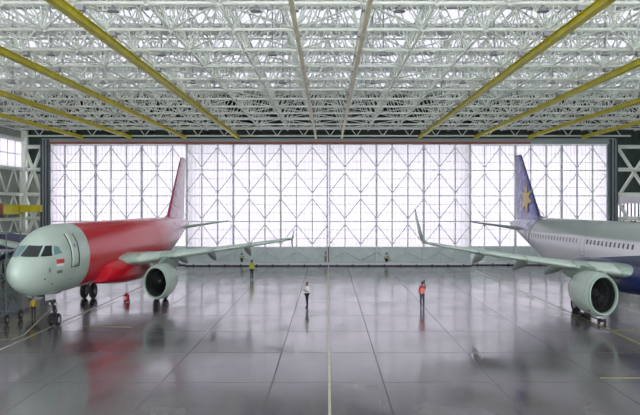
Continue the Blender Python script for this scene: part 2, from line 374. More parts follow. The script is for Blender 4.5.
# ------------------------------------------------------------------ roof space frame
DXB, DYB = 3.1, 4.7
ZB, ZM, ZT = HCAM+8.6, HCAM+10.8, HCAM+12.95
ys = [31+DYB*k for k in range(-3, 12)]      # 16.9 .. 82.9
def half(y): return min(11, int((.47*y+7)/DXB))
def xs_at(y): return [DXB*(i+.5) for i in range(-half(y)-1, half(y)+1)]
ny = len(ys)
for j, y in enumerate(ys):
    k = ny-1-j
    t = thing('roof_truss', 'pale green tubular roof truss across the hangar, %s from the doors' % ORD[k], 'roof truss', (0, y, ZB), 0, 'roof trusses spanning the hangar')
    X = xs_at(y); a, c = X[0], X[-1]
    h3, my = ZT-ZB, DYB/2
    b = MB(); b.tube((a, 0, 0), (c, 0, 0), .095, 7)
    for x in X: b.ball((x, 0, 0), .17, 8)
    b.build('bottom_chord', 'steel', t)
    b = MB(); b.tube((a+DXB/2, my, h3), (c-DXB/2, my, h3), .07, 6); b.build('top_chord', 'steel', t)
    b = MB(); last = (j == ny-1)
    hm = h3*.5
    for i, x in enumerate(X):
        for sx in (-1, 1):
            if a < x+sx*DXB/2 < c:
                for sy in (-1, 1): b.tube((x, 0, 0), (x+sx*DXB/2, sy*my, h3), .045, 5, cap=False)
                b.tube((x+sx*DXB/4, my/2, hm), (x+sx*DXB/2, my, h3*.02+hm*1.0), .028, 5, cap=False)
                b.tube((x, 0, 0), (x+sx*DXB/2, 0, hm), .03, 5, cap=False)
                b.tube((x+sx*DXB/2, 0, hm), (x, 0, h3), .03, 5, cap=False)
        if i < len(X)-1:
            if not last:                     # diagonals in the bottom plane
                if (i+j) % 2 == 0: b.tube((x, 0, 0), (x+DXB, DYB, 0), .045, 5, cap=False)
                else: b.tube((x+DXB, 0, 0), (x, DYB, 0), .045, 5, cap=False)
            b.tube((x+DXB/2, my, h3), (x+DXB/2, my, hm), .028, 5, cap=False)
            b.tube((x+DXB/2, my, h3), (x, 0, h3), .028, 5, cap=False); b.tube((x+DXB/2, my, h3), (x+DXB, 0, h3), .028, 5, cap=False)
    b.build('web', 'steel', t)
side = {}
allx = xs_at(84)
for i, x in enumerate(allx):
    yst = next(y for y in ys if abs(x) <= max(xs_at(y))+.1)
    r = i-len(allx)//2; r = r if r < 0 else r+1
    lab = 'pale lengthwise roof chord running to the doors, %s %s of the centre line' % (ORD[abs(r)-1], 'left' if r < 0 else 'right')
    t = thing('roof_chord', lab, 'roof beam', (x, yst, ZB), 0, 'lengthwise roof chords')
    L_ = 84.5-yst
    b = MB(); b.tube((0, 0, 0), (0, L_, 0), .065, 7); b.build('bottom_chord', 'steel', t)
    if i < len(allx)-1:
        b = MB(); b.tube((DXB/2, DYB/2, ZT-ZB), (DXB/2, L_, ZT-ZB), .055, 6); b.build('top_chord', 'steel', t)
# truss edge girder above the doors
t = thing('edge_girder', 'long pale latticed girder above the hangar doors', 'roof beam', (0, YD-.6, 15.3))
for z in (0, 1.0, 2.1):
    b = MB(); b.tube((-35.5, 0, z), (35.5, 0, z), .1, 6); b.build('chord', 'steel', t)
b = MB()
for k in range(46):
    x = -35.4+1.55*k
    if x+1.55 > 35.5: break
    b.tube((x, 0, 0 if k % 2 else 2.1), (x+1.55, 0, 2.1 if k % 2 else 0), .05, 5, cap=False)
b.build('web', 'steel', t)

# ------------------------------------------------------------------ crane rails under the trusses
ZR2 = HCAM+7.72
def crane_rail(x, label, m, w, h, y0=17.5):
    t = thing('crane_rail', label, 'crane rail', (x, y0, ZR2), 0, 'crane rails under the roof')
    L_ = 84.9-y0
    b = MB(); b.box((-w/2, 0, 0), (w/2, L_, .04)); b.box((-.06, 0, .04), (.06, L_, h-.03)); b.box((-w/2, 0, h-.03), (w/2, L_, h)); hb = b
    for y in ys:
        if y < y0+.3: continue
        for s_ in (-1, 1): hb.tube((s_*w*.3, y-y0, h), (0, y-y0, ZB-ZR2-.1), .035, 5, mi=1)
        hb.box((-.16, y-y0-.2, ZB-ZR2-.35), (.16, y-y0+.2, ZB-ZR2-.12), 1)
    hb.build('beam', (m, 'grey'), t)
    b = MB(); b.box((-w/2-.05, L_, -.05), (w/2+.05, L_+.1, h+.05)); b.build('end_stop', m, t)
for x, lab, m in ((-10.55, 'yellow crane rail left of centre, nearest to the centre pair', 'yellow'), (-16.8, 'yellow crane rail on the left, second out from centre', 'yellow'),
               (-23.2, 'yellow crane rail on the left, third out from centre', 'yellow'), (-28.9, 'outermost yellow crane rail on the left', 'yellow'),
               (10.75, 'yellow crane rail right of centre, nearest to the centre pair', 'yellow'), (17.3, 'yellow crane rail on the right, second out from centre', 'yellow'),
               (23.6, 'yellow crane rail on the right, third out from centre', 'yellow'), (29.9, 'outermost yellow crane rail on the right', 'yellow')):
    crane_rail(x, lab, m, .34, .34)
crane_rail(-1.42, 'narrow cream crane rail just left of the centre line', 'cream', .17, .26)
crane_rail(1.62, 'narrow cream crane rail just right of the centre line', 'cream', .17, .26)
# high-bay lamps
lamp = thing('high_bay_lamp', '', 'lamp', (0,0,0), 0, 'high bay lamps hanging in the roof trusses')
b = MB(); b.lathe([(.1, .10), (0, .14), (-.1, .26), (-.12, .26), (-.1, .22), (-.02, .1)], (0,0,0), 'Z', 14); b.build('reflector', 'grey', lamp)
b = MB(); b.tube((0,0,.1), (0,0,ZT-ZB+.12), .035, 6); b.build('ballast_tube', 'grey', lamp)
first = True
for rj, yl in enumerate((31.4, 40.6, 50.0, 59.4)):
    for xi, xx in enumerate((-21.7, -15.5, -9.3, -3.1, 3.1, 9.3, 15.5, 21.7)):
        if abs(xx) > .44*yl+2: continue
        o = lamp if first else copy_tree(lamp); first = False
        o.location = (xx, yl, ZB-.15)
        o['label'] = 'dark round high bay lamp, %s row from the camera, %s' % (ORD[rj], ('%s one %s of centre' % (ORD[int(abs(abs(xx)-3.1)/6.2+.3)], 'left' if xx < 0 else 'right')))

# ------------------------------------------------------------------ floor markings
def strip(pts, w, m, label, z=.004):
    b = MB(); L2 = []; R2 = []
    for i, p in enumerate(pts):
        p = Vector((*p, z)); a = Vector((*pts[max(i-1, 0)], z)); c = Vector((*pts[min(i+1, len(pts)-1)], z))
        d = (c-a).normalized(); nrm = Vector((-d.y, d.x, 0))*w/2; L2.append(p+nrm); R2.append(p-nrm)
    n = len(pts); b.add(L2+R2, [(i, i+1, n+i+1, n+i) for i in range(n-1)])
    tag(b.build('floor_marking', m), label, 'floor line')
strip([(.06, 10), (.06, 85.2)], .10, 'pline', 'pale yellow painted line down the centre of the floor')
strip([(-16.4, 20), (-16.4, 80)], .13, 'pline', 'pale painted guide line under the red airliner')
strip([(16.15, 20), (16.3, 46)], .13, 'yline', 'yellow painted guide line beside the blue and white airliner')
strip([(16.3, 46.1), (16.2, 80)], .13, 'pline', 'worn pale guide line running from the right engine to the doors')
strip([(-14.6, 43.3), (-11.6, 43.0)], .14, 'yline', 'short yellow cross stripe right of the nose wheels')
strip([(11.4, 30.4), (15.6, 30.4)], .14, 'yline', 'short yellow cross stripe in the lower right foreground')
strip([(16.35, 41.8), (18.3, 41.8)], .14, 'yline', 'short yellow cross stripe in front of the right engine')
strip([(-17.6, 39.0), (-17.0, 39.2), (-16.95, 40.5), (-17.4, 42.5), (-18.0, 45), (-18.8, 48.5), (-19.6, 52)], .1, 'pline', 'thin curved pale line beside the wheeled stand')

# ------------------------------------------------------------------ airliners  (local: +Y aft, +X port, lateral factor Q)
Q = .745
BASE = [(0, 3.36, 3.34, .02), (.06, 3.62, 3.08, .27), (.2, 3.85, 2.85, .50), (.5, 4.13, 2.55, .86), (1.0, 4.42, 2.27, 1.18), (1.5, 4.68, 2.09, 1.40), (2.0, 5.0, 1.97, 1.56),
        (2.5, 5.33, 1.9, 1.68), (3.2, 5.62, 1.84, 1.80), (4.2, 5.80, 1.79, 1.90), (5.5, 5.88, 1.77, 1.96), (6.7, 5.9, 1.76, 1.975), (8.0, 5.9, 1.76, 1.975), (16, 5.9, 1.76, 1.975), (23.5, 5.9, 1.76, 1.975), (24.8, 5.9, 1.88, 1.97),
        (26, 5.9, 2.08, 1.94), (28, 5.9, 2.53, 1.83), (30, 5.88, 3.07, 1.6), (32, 5.82, 3.62, 1.3), (34, 5.72, 4.15, .95), (36, 5.58, 4.65, .55), (37.2, 5.45, 4.92, .28), (37.57, 5.36, 5.04, .14)]
class Plane:
    def __init__(s, kind):
        s.f = 4.27 if kind == 321 else 0; s.t = 6.94 if kind == 321 else 0
        s.tab = [(x+(0 if x < 7.9 else s.f if x < 23 else s.t), a, c, w) for x, a, c, w in BASE]
    def sec(s, x):
        T = s.tab
        for i in range(len(T)-1):
            if x <= T[i+1][0] or i == len(T)-2:
                p0 = T[max(i-1, 0)]; p1 = T[i]; p2 = T[i+1]; p3 = T[min(i+2, len(T)-1)]
                h = p2[0]-p1[0]; u = min(max((x-p1[0])/h, 0), 1); out = []
                for k in (1, 2, 3):
                    if x < .5 or h > 5: out.append(p1[k]+(p2[k]-p1[k])*u); continue
                    m1 = (p2[k]-p0[k])/max(p2[0]-p0[0], .01)*h; m2 = (p3[k]-p1[k])/max(p3[0]-p1[0], .01)*h
                    if (p2[k]-p1[k]) == 0: m1 = m2 = 0
                    out.append((2*u**3-3*u*u+1)*p1[k]+(u**3-2*u*u+u)*m1+(-2*u**3+3*u*u)*p2[k]+(u**3-u*u)*m2)
                out[0] += .22; out[1] += .22; return out
    def pt(s, x, th, off=0):
        a, c, w = s.sec(x); zc = (a+c)/2; hh = (a-c)/2
        n = Vector((math.cos(th)/max(w, .05), 0, math.sin(th)/max(hh, .05))).normalized()
        return Vector(((w*math.cos(th)+n.x*off)*Q, x, zc+hh*math.sin(th)+n.z*off))
    def th_z(s, x, z):
        a, c, w = s.sec(x); return math.asin(max(-1, min(1, (z-(a+c)/2)/((a-c)/2))))
    def shell(s, x0, x1, n=44, cap0=False, cap1=False, dx=.35):
        m = max(2, int((x1-x0)/dx)); rings = []
        xs = [x0+(x1-x0)*i/m for i in range(m+1)]
        if x0 == 0: xs = sorted(set([0, .02, .06, .12, .2, .35, .5, .7]+xs))
        for x in xs: rings.append([s.pt(x, 2*PI*i/n) for i in range(n)])
        b = MB(); b.loft(rings, cap0=cap0, cap1=cap1); return b
    def patch(s, corners, off, side=1, nu=5, nv=5, thick=0):
        """corners: (x, z) quad a,b,c,d on the side of the body"""
        b = MB()
        (ax, az), (bx, bz), (cx, cz), (dx_, dz) = corners; g = []
        for i in range(nu+1):
            u = i/nu; row = []
            for j in range(nv+1):
                v = j/nv
                x = (ax*(1-u)+bx*u)*(1-v)+(dx_*(1-u)+cx*u)*v; z = .22+(az*(1-u)+bz*u)*(1-v)+(dz*(1-u)+cz*u)*v
                p = s.pt(x, s.th_z(x, z), off)
                p.x = abs(p.x)*side; row.append(p)
            g.append(row)
        vs = [p for r in g for p in r]; m = nv+1
        b.add(vs, [(i*m+j, i*m+j+1, (i+1)*m+j+1, (i+1)*m+j) for i in range(nu) for j in range(nv)], 0, True)
        if thick:
            edge = [i*m for i in range(nu)]+[nu*m+j for j in range(nv)]+[i*m+nv for i in range(nu, 0, -1)]+[j for j in range(nv, 0, -1)]
            o = Vector((side*thick, 0, 0)); r0 = [vs[i] for i in edge]; b.loft([[p-o for p in r0], r0])
        return b
def airfoil(n=12):
    up = [];
    for i in range(n+1):
        c = (1-math.cos(PI*i/n))/2
        t = 5*(.2969*math.sqrt(c)-.126*c-.3516*c*c+.2843*c**3-.1036*c**4); up.append((c, t))
    return [(c, t*1.1+.015*math.sin(PI*c)) for c, t in reversed(up)]+[(c, -t*.85+.015*math.sin(PI*c)) for c, t in up[1:-1]]
AF = airfoil()
def af_ring(y, le, chord, z, tc, side=1, c0=0, c1=1, off=0):
    return [Vector((side*y*Q, le+(min(max(c, c0), c1))*chord, z+t*tc*chord+(off if t > 0 else -off))) for c, t in AF]
def wing_par(y, f):      # le, chord, z, tc   (A320 planform)
    le = 11.95+f+(y-2)*.525
    te = 18.9+f if y < 6.4 else 18.9+f+(y-6.4)*.268
    z = 3.42+(y-2)*.055+.0012*(y-2)**2-(.17 if f == 0 else .42)*max(0, 1-(y-2)/15)
    return le, te-le, z, .145-.04*min(1, (y-2)/8)
def box_ring(pts): return pts
def make_wing(root, f, side, winglet, mats):
    top, slatm = mats
    b = MB(); ysp = [1.2, 2.0, 3, 4.4, 5.4, 6.4, 8, 10, 12, 14, 15.5, 16.9]
    b.loft([af_ring(y, *wing_par(y, f), side) for y in ysp], cap0=True, cap1=True); w = b.build('wing', top, root)
    for (ya, yb) in ((3.35, 5.2), (6.3, 9.6), (9.68, 13.1), (13.18, 16.4)):      # leading-edge slats
        b = MB(); rr = []
        for k in range(5):
            y = ya+(yb-ya)*k/4; le, ch, z, tc = wing_par(y, f)
            rr.append(af_ring(y, le-.05, ch, z, tc*1.05, side, 0, .15))
        b.loft(rr, cap0=True, cap1=True); b.build('slat', slatm, w)
    for y in (5.6, 8.7, 12.3):
        le, ch, z, tc = wing_par(y, f); b = MB(); te = le+ch; rr = []
        Ln = 3.6 if y < 8 else 3.0
        for k in range(9):
            u = k/8; yy = te-1.7+Ln*u; r = .25*math.sin(PI*min(1, (u*.96+.03)))**.6
            zc = z-.18-.75*u*u-.05
            rr.append([Vector(((y*side+r*math.cos(q*PI/5))*Q if side > 0 else (-y+r*math.cos(q*PI/5))*Q, yy, zc+1.35*r*math.sin(q*PI/5))) for q in range(10)])
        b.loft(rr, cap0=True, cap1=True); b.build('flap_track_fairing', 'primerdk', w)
    for (ya, yb) in ((2.2, 6.3), (6.5, 12.8)):                                  # slightly lowered flaps
        rr = []; b = MB()
        for k in range(4):
            y = ya+(yb-ya)*k/3; le, ch, z, tc = wing_par(y, f); te = le+ch
            c_ = 1.15 if y < 6.4 else .9
            rr.append([Vector((side*y*Q, te-.35+dy*c_, z+dz*c_-.1)) for dy, dz in ((0, .05), (.5, 0), (1.0, -.14), (.98, -.17), (.5, -.12), (0, -.1))])
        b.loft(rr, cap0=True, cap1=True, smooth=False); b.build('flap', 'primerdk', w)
    le, ch, z, tc = wing_par(16.9, f)
    b = MB(); rr = []
    if winglet == 'sharklet':
        prof = [(16.9, 0, 0, 1), (17.25, .12, .08, .92), (17.5, .35, .35, .8), (17.65, .6, .75, .66), (17.85, 1.05, 1.6, .48), (18.02, 1.45, 2.45, .3)]
    else:
        prof = [(16.9, 0, 0, 1), (17.05, .1, .05, .9), (17.12, .25, .3, .72), (17.15, .5, .45, .5), (17.18, .8, .7, .3)]
    for i, (y, dx_, dz, s_) in enumerate(prof):
        t = min(1, dz/.5); ring = []
        for c, tt in AF:
            th = tt*tc*ch*s_
            ring.append(Vector((side*(y-th*t)*Q, le+dx_+c*ch*s_, z+dz+th*(1-t))))
        rr.append(ring)
    b.loft(rr, cap1=True); b.build('winglet', slatm if winglet == 'sharklet' else top, w)
    if winglet != 'sharklet':
        b = MB(); rr = []
        for (dz, dx_, s_) in ((0, .2, .8), (-.35, .45, .55), (-.7, .8, .3)):
            rr.append([Vector((side*(17.0+tt*tc*ch*s_)*Q, le+dx_+c*ch*s_, z+dz)) for c, tt in AF])
        b.loft(rr, cap1=True); b.build('lower_fence', top, w)
    return w
def make_engine(root, f, side):
    e = empty('engine', (side*5.75*Q, 11.2+f, 1.93)); e.parent = root
    if f > 0: e.scale = (1.08, 1.0, 1.08)
    b = MB(); b.lathe([(.22, 1.13), (.5, 1.19), (1.0, 1.23), (1.7, 1.225), (2.4, 1.17), (3.0, 1.05), (3.35, .95), (3.33, .92), (2.6, .98), (1.9, 1.0)], (0,0,0), 'Y', 40, 0, Q); n = b.build('nacelle', 'primer', e)
    b = MB(); b.lathe([(.22, 1.13), (.08, 1.10), (0, 1.06), (.04, 1.01), (.2, .965), (.26, .96)], (0,0,0), 'Y', 40, 0, Q); b.build('inlet_lip', 'primer2', e)
    b = MB(); b.lathe([(.26, .96), (.8, .94), (1.4, .90), (1.45, .3), (1.45, .01)], (0,0,0), 'Y', 40, 0, Q); b.build('inlet_duct', 'dark', e)
    b = MB()
    for k in range(24):
        w = 2*PI*k/24
        def P(r, dw, dy): return (math.cos(w+dw)*r*Q, 1.12+dy, math.sin(w+dw)*r)
        b.add([P(.27, 0, 0), P(.87, .02, -.02), P(.87, .2, .16), P(.27, .22, .14)], [(0, 1, 2, 3)])
        b.add([P(.27, 0, .02), P(.87, .02, 0), P(.87, .2, .18), P(.27, .22, .16)], [(0, 1, 2, 3)])
    b.build('fan', 'fan', e)
    b = MB(); b.lathe([(.72, .005), (.8, .1), (.95, .2), (1.15, .28), (1.3, .3)], (0,0,0), 'Y', 20, 0, Q); sp = b.build('spinner', 'dark', e)
    b = MB(); b.add([(.06*Q, .80, .10), (.15*Q, .88, .13), (.18*Q, .92, .02), (.12*Q, .84, .0)], [(0, 1, 2, 3)]); b.build('spiral_mark', 'grey', sp)
    b = MB(); b.lathe([(2.2, .86), (3.3, .72), (4.1, .55), (4.35, .46), (4.33, .43), (3.6, .5)], (0,0,0), 'Y', 28, 0, Q); b.build('core_cowl', 'metal', e)
    b = MB(); b.lathe([(3.6, .34), (4.3, .27), (4.9, .03)], (0,0,0), 'Y', 20, 0, Q); b.build('exhaust_plug', 'dark', e)
    for yy, rr_ in ((.62, 1.207), (2.35, 1.178)):
        b = MB(); b.lathe([(yy-.02, rr_-.004), (yy-.01, rr_+.004), (yy+.01, rr_+.004), (yy+.02, rr_-.004)], (0,0,0), 'Y', 40, 0, Q); b.build('panel_seam', 'grey', n)
    # strake and latches
    b = MB(); b.add([Vector((-side*.80*Q, .9, .95)), Vector((-side*1.02*Q, 1.5, 1.2)), Vector((-side*.98*Q, 2.0, 1.15)), Vector((-side*.78*Q, 2.1, .9)), Vector((-side*.84*Q, 1.5, .97))], [(0, 1, 2, 3, 4)]); b.build('strake', 'primer', n)
    b = MB(); b.lathe([(-.004, .001), (-.004, .08), (.01, .08)], (side*-.72*Q*0, .95, -1.235), 'Z', 10, 0, Q); b.build('drain_port', 'black', n)
    b = MB(); sgx = -1
    b.ball((sgx*.83*Q, .55, -.86), .07, 8, Q); b.build('vent_port', 'black', n)
    # pylon
    b = MB(); rr = []
    zt = wing_par(5.75, f)[2]-1.93
    for (yy, z0, z1, wd) in ((.9, 1.15, 1.24, .06), (1.6, 1.1, 1.42, .2), (2.6, .95, zt+.02, .24), (3.6, .55, zt+.05, .22), (4.8, .55, zt, .18), (6.0, .8, zt-.1, .1)):
        rr.append([Vector((-wd*Q, yy, z0)), Vector((wd*Q, yy, z0)), Vector((wd*Q, yy, z1)), Vector((-wd*Q, yy, z1))])
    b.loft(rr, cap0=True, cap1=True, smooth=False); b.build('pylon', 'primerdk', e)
    return e
def make_tail(root, t, finm, hsm, edge):
    # fin
    par = [(5.3, 29.3, 6.6, .14), (5.9, 29.6, 6.3, .11), (7.5, 30.9, 5.15, .10), (9.5, 32.55, 3.75, .10), (11.3, 34.05, 2.45, .10), (11.85, 34.5, 2.05, .09), (12.0, 34.75, 1.7, .06)]
    b = MB(); b.loft([[Vector((tt*tc*ch*Q, le+t+c*ch, z)) for c, tt in AF] for z, le, ch, tc in par], cap1=True); fin = b.build('fin', finm, root)
    b = MB(); rr = []
    for z, le, ch, tc in par: rr.append([Vector((max(-.28, min(.28, tt))*tc*ch*1.05*Q, le-.03+t+min(c, .03)*ch, z)) for c, tt in AF])
    b.loft(rr, cap1=True); b.build('leading_edge', edge, fin)
    b = MB(); b.loft([[Vector((-.16*Q, 29.9+t, 5.85)), Vector((0, 27.2+t, 5.86)), Vector((.16*Q, 29.9+t, 5.85))], [Vector((-.03, 29.95+t, 6.3)), Vector((0, 29.6+t, 6.3)), Vector((.03, 29.95+t, 6.3))]], cap1=True, smooth=False); b.build('dorsal_fillet', edge, fin)
    for side in (1, -1):
        b = MB(); b.loft([af_ring(y, le+t, ch, z, .10, side) for y, le, ch, z in ((.3, 31.4, 3.9, 4.95), (1.0, 31.9, 3.5, 5.02), (3.5, 33.4, 2.35, 5.3), (5.8, 34.8, 1.4, 5.55), (6.15, 35.15, 1.0, 5.6))], cap1=True)
        b.build('tailplane', hsm, root)
    return fin
def make_gear(root, f, side):
    g = empty('main_gear', (side*3.795*Q, 17.71+f, 0)); g.parent = root
    b = MB(); b.tube((0, 0, .55), (side*.12, 0, 3.0), .13, 12, sx=Q); b.tube((0, -.05, .9), (0, -.05, 1.7), .09, 10); b.tube((-.42*Q, 0, .585), (.42*Q, 0, .585), .08, 10)
    b.tube((0, 0, 1.9), (-side*1.3*Q, 0, 2.7), .07, 8); b.tube((0, .12, 1.0), (0, .45, 1.35), .04, 6); b.tube((0, .45, 1.35), (0, .12, 1.75), .04, 6); b.build('strut', 'metal', g)
    for s_ in (-1, 1):
        b = MB(); c = (s_*.465*Q, 0, .585)
        b.lathe([(-.20, .30), (-.215, .42), (-.19, .53), (-.1, .583), (.1, .583), (.19, .53), (.215, .42), (.20, .30)], c, 'X', 26, 0, Q)
        w = b.build('wheel', 'black', g)
        b = MB(); b.lathe([(-.19, .30), (-.1, .28), (-.1, .1), (-.17, .08), (-.17, .005)], c, 'X', 18, 0, Q); b.lathe([(.19, .30), (.1, .28), (.1, .1), (.17, .08), (.17, .005)], c, 'X', 18, 0, Q); b.build('hub', 'grey', w)
    b = MB(); b.box((side*.28-.02, -.55, 1.25), (side*.28+.02, .5, 2.75)); b.build('gear_door', 'white', g)
def make_nose_gear(root):
    g = empty('nose_gear', (0, 5.07, 0)); g.parent = root
    b = MB(); b.tube((0, 0, .38), (0, -.12, 2.1), .085, 12); b.tube((0, -.03, .95), (0, -.1, 1.6), .12, 12); b.tube((-.3*Q, 0, .38), (.3*Q, 0, .38), .06, 8)
    b.tube((0, -.1, 1.2), (0, -1.0, 1.95), .05, 6); b.tube((0, .08, .6), (0, .36, .85), .035, 6); b.tube((0, .36, .85), (0, .08, 1.15), .035, 6); b.build('strut', 'dark', g)
    for s_ in (-1, 1):
        b = MB(); c = (s_*.27*Q, 0, .385)
        b.lathe([(-.11, .2), (-.125, .28), (-.1, .35), (-.04, .383), (.04, .383), (.1, .35), (.125, .28), (.11, .2)], c, 'X', 24, 0, Q); w = b.build('wheel', 'black', g)
        b = MB(); b.lathe([(-.105, .2), (-.05, .18), (-.08, .01)], c, 'X', 16, 0, Q); b.lathe([(.105, .2), (.05, .18), (.08, .01)], c, 'X', 16, 0, Q); b.build('hub', 'grey', w)
        b = MB(); b.ball((s_*.22*Q, -.2, 1.35), .11, 10); b.build('taxi_light', 'metal', g)
    for s_ in (-1, 1):
        b = MB(); b.add([(s_*.38*Q, -1.9, 2.1), (s_*.38*Q, -.5, 2.0), (s_*.52*Q, -.8, 1.72), (s_*.52*Q, -2.1, 1.78)], [(0, 1, 2, 3)])
        b.add([(s_*.40*Q, -1.9, 2.1), (s_*.40*Q, -.5, 2.0), (s_*.54*Q, -.8, 1.72), (s_*.54*Q, -2.1, 1.78)], [(0, 1, 2, 3)]); b.build('gear_door', 'white', g)
    b = MB(); b.box((-.36*Q, -1.8, 1.98), (.36*Q, .35, 2.06)); b.build('wheel_bay', 'black', g)
    return g
def belly(root, f, m):
    b = MB(); rr = []
    for k in range(19):
        u = k/18; x = 9.7+f+13.1*u; e = math.sin(PI*min(1, max(0, u*.94+.03)))**.45
        zt = 3.55; ring = []
        for i in range(28):
            th = 2*PI*i/28; sw = 1 if math.cos(th) >= 0 else -1
            px = 3.1*abs(math.cos(th))**.5*sw; pz = 2.45+(1.2 if math.sin(th) > 0 else 1.0)*math.copysign(abs(math.sin(th))**.8, math.sin(th))
            ring.append(Vector((px*(.55+.45*e)*Q, x, 2.72+(pz-2.6)*(.25+.75*e))))
        rr.append(ring)
    b.loft(rr, cap0=True, cap1=True); return b.build('belly_fairing', m, root)

# ---- left: red airliner with unpainted nose
PL = Plane(320)
A = thing('airliner', 'red airliner with pale green nose and wing, parked on the left', 'airplane', (-16.62, 38.35, 0), -.053)
A_n = PL.shell(0, 6.9, cap1=False, dx=.25).build('nose_section', 'primer', A)
PL.shell(6.9, 37.57, cap1=True, dx=.6).build('fuselage', 'redbody', A)
def pane(P, q, off, side, nu=6, nv=6):
    """q: four (lateral, z) corners on the nose; laid on the skin from the front"""
    b = MB(); g = []
    for i in range(nu+1):
        u = i/nu; row = []
        for j in range(nv+1):
            v = j/nv
            yy = (q[0][0]*(1-u)+q[1][0]*u)*(1-v)+(q[3][0]*(1-u)+q[2][0]*u)*v; z = (q[0][1]*(1-u)+q[1][1]*u)*(1-v)+(q[3][1]*(1-u)+q[2][1]*u)*v
            lo, hi = .3, 4.5
            for _ in range(40):
                x = (lo+hi)/2; a, c, w = P.sec(x); zc = (a+c)/2
                if (yy/w)**2+((z-zc)/((a-c)/2))**2 > 1: lo = x
                else: hi = x
            th = math.atan2((z-zc)/((a-c)/2), yy/w); p = P.pt(x, th, off); p.y -= off*1.3; p.x *= side; row.append(p)
        g.append(row)
    vs = [p for r_ in g for p in r_]; m = nv+1
    b.add(vs, [(i*m+j, i*m+j+1, (i+1)*m+j+1, (i+1)*m+j) for i in range(nu) for j in range(nv)], 0, True); return b
for side in (1, -1):
    pane(PL, [(.06, 4.46), (.98, 4.40), (.92, 4.96), (.06, 5.0)], .02, side).build('windshield', 'glass' if side > 0 else 'tint', A_n)
    pane(PL, [(1.08, 4.40), (1.50, 4.40), (1.30, 4.95), (1.02, 4.96)], .02, side).build('side_window', 'glass', A_n)
    pane(PL, [(1.56, 4.42), (1.72, 4.5), (1.54, 4.86), (1.37, 4.94)], .02, side).build('side_window', 'tint', A_n)
# forward door, standing slightly proud, with its dark frame
for side in (1, -1):
    PL.patch([(4.10, 3.3), (5.38, 3.3), (5.38, 5.36), (4.10, 5.36)], .008, side, 4, 8).build('door_surround', 'primer', A_n)
    PL.patch([(4.16, 3.36), (5.30, 3.36), (5.30, 5.30), (4.16, 5.30)], .014, side, 4, 8).build('door_frame', 'black', A_n)
    d = PL.patch([(4.28, 3.42), (5.02, 3.42), (5.02, 5.26), (4.28, 5.26)], .09, side, 4, 8, .09).build('cabin_door', 'primer', A_n)
    PL.patch([(4.62, 4.5), (4.76, 4.5), (4.76, 4.68), (4.62, 4.68)], .10, side, 2, 2).build('door_window', 'dark', d)
PL.patch([(2.5, 3.70), (3.3, 3.70), (3.3, 3.95), (2.5, 3.95)], .01, 1).build('flag_red_band', 'red', A_n)
PL.patch([(2.5, 3.56), (3.3, 3.56), (3.3, 3.70), (2.5, 3.70)], .01, 1).build('flag_white_band', 'flagwhite', A_n)
rg = empty('registration_mark'); rg.parent = A_n
for k in range(5):
    x = 2.6+.12*k; PL.patch([(x, 3.16), (x+.08, 3.16), (x+.08, 3.32), (x, 3.32)], .01, 1, 1, 1).build('letter', 'dark', rg)
for (x, z) in ((1.5, 2.9), (2.4, 2.55), (4.5, 2.6), (6.6, 2.5)):
    PL.patch([(x, z), (x+.12, z), (x+.12, z+.09), (x, z+.09)], .012, 1, 1, 1).build('probe_port', 'dark', A_n)
PL.patch([(1.75, 3.25), (2.0, 3.25), (2.0, 3.55), (1.75, 3.55)], .01, 1, 2, 2).build('access_panel', 'primer2', A_n)
PL.patch([(1.84, 3.32), (1.9, 3.32), (1.9, 3.48), (1.84, 3.48)], .02, 1, 2, 2).build('probe', 'dark', A_n)
belly(A, 0, 'red')
for s_ in (1, -1): make_wing(A, 0, s_, 'fence', ('primer2', 'primer')); make_engine(A, 0, s_); make_gear(A, 0, s_)
make_nose_gear(A)
make_tail(A, 0, 'redfin', 'primer2', 'swirl')
b = MB(); b.box((-.01, 13.0, 5.88), (.01, 13.35, 6.15)); b.build('antenna', 'red', A)

# ---- right: white airliner, navy belly, blue fin
PR = Plane(321)
B = thing('airliner', 'white airliner with navy belly, blue fin and gold emblem, on the right', 'airplane', (21.69, 27.37, 0), .081)
PR.shell(0, 7.3, dx=.3).build('nose_section', 'primer', B)
Bf = PR.shell(7.3, 36.2, dx=.6).build('fuselage', 'whitebody', B)
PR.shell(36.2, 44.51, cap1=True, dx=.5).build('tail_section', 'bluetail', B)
for side in (-1, 1):
    k = 0; x = 8.2
    while x < 37.0:
        if not (16.3 < x < 17.4 or 24.4 < x < 25.3 or 35.9 < x < 36.6):
            PR.patch([(x, 4.24), (x+.24, 4.24), (x+.24, 4.56), (x, 4.56)], .012, side, 1, 3).build('cabin_window', 'glass' if x < 24.4 else 'grey', Bf)
        x += .533*1.1
    for x0 in (35.95, 24.5):
        b = PR.patch([(x0, 3.35), (x0+.8, 3.35), (x0+.8, 5.25), (x0, 5.25)], .01, side, 3, 8); b.build('door_seam', 'grey', Bf)
        PR.patch([(x0+.05, 3.4), (x0+.75, 3.4), (x0+.75, 5.2), (x0+.05, 5.2)], .016, side, 3, 8).build('cabin_door', 'whitebody', Bf)
belly(B, PR.f, 'navy')
for side in (-1, 1): PR.patch([(36.5, 3.3), (36.9, 3.3), (35.5, 5.8), (35.1, 5.8)], .02, side, 2, 10).build('tail_band', 'navy', Bf)
# navy swoosh on the lower side above the wing
for side in (-1, 1):
    PR.patch([(8, 2.0), (26, 2.0), (26.0, 3.1), (8, 4.75)], .01, side, 16, 6).build('navy_swoosh', 'navy', Bf)
for s_ in (1, -1): make_wing(B, PR.f, s_, 'sharklet', ('primer2', 'primer')); make_engine(B, PR.f, s_); make_gear(B, PR.f, s_)
make_nose_gear(B)
fin = make_tail(B, PR.t, 'bluefin', 'primerdk', 'navy')
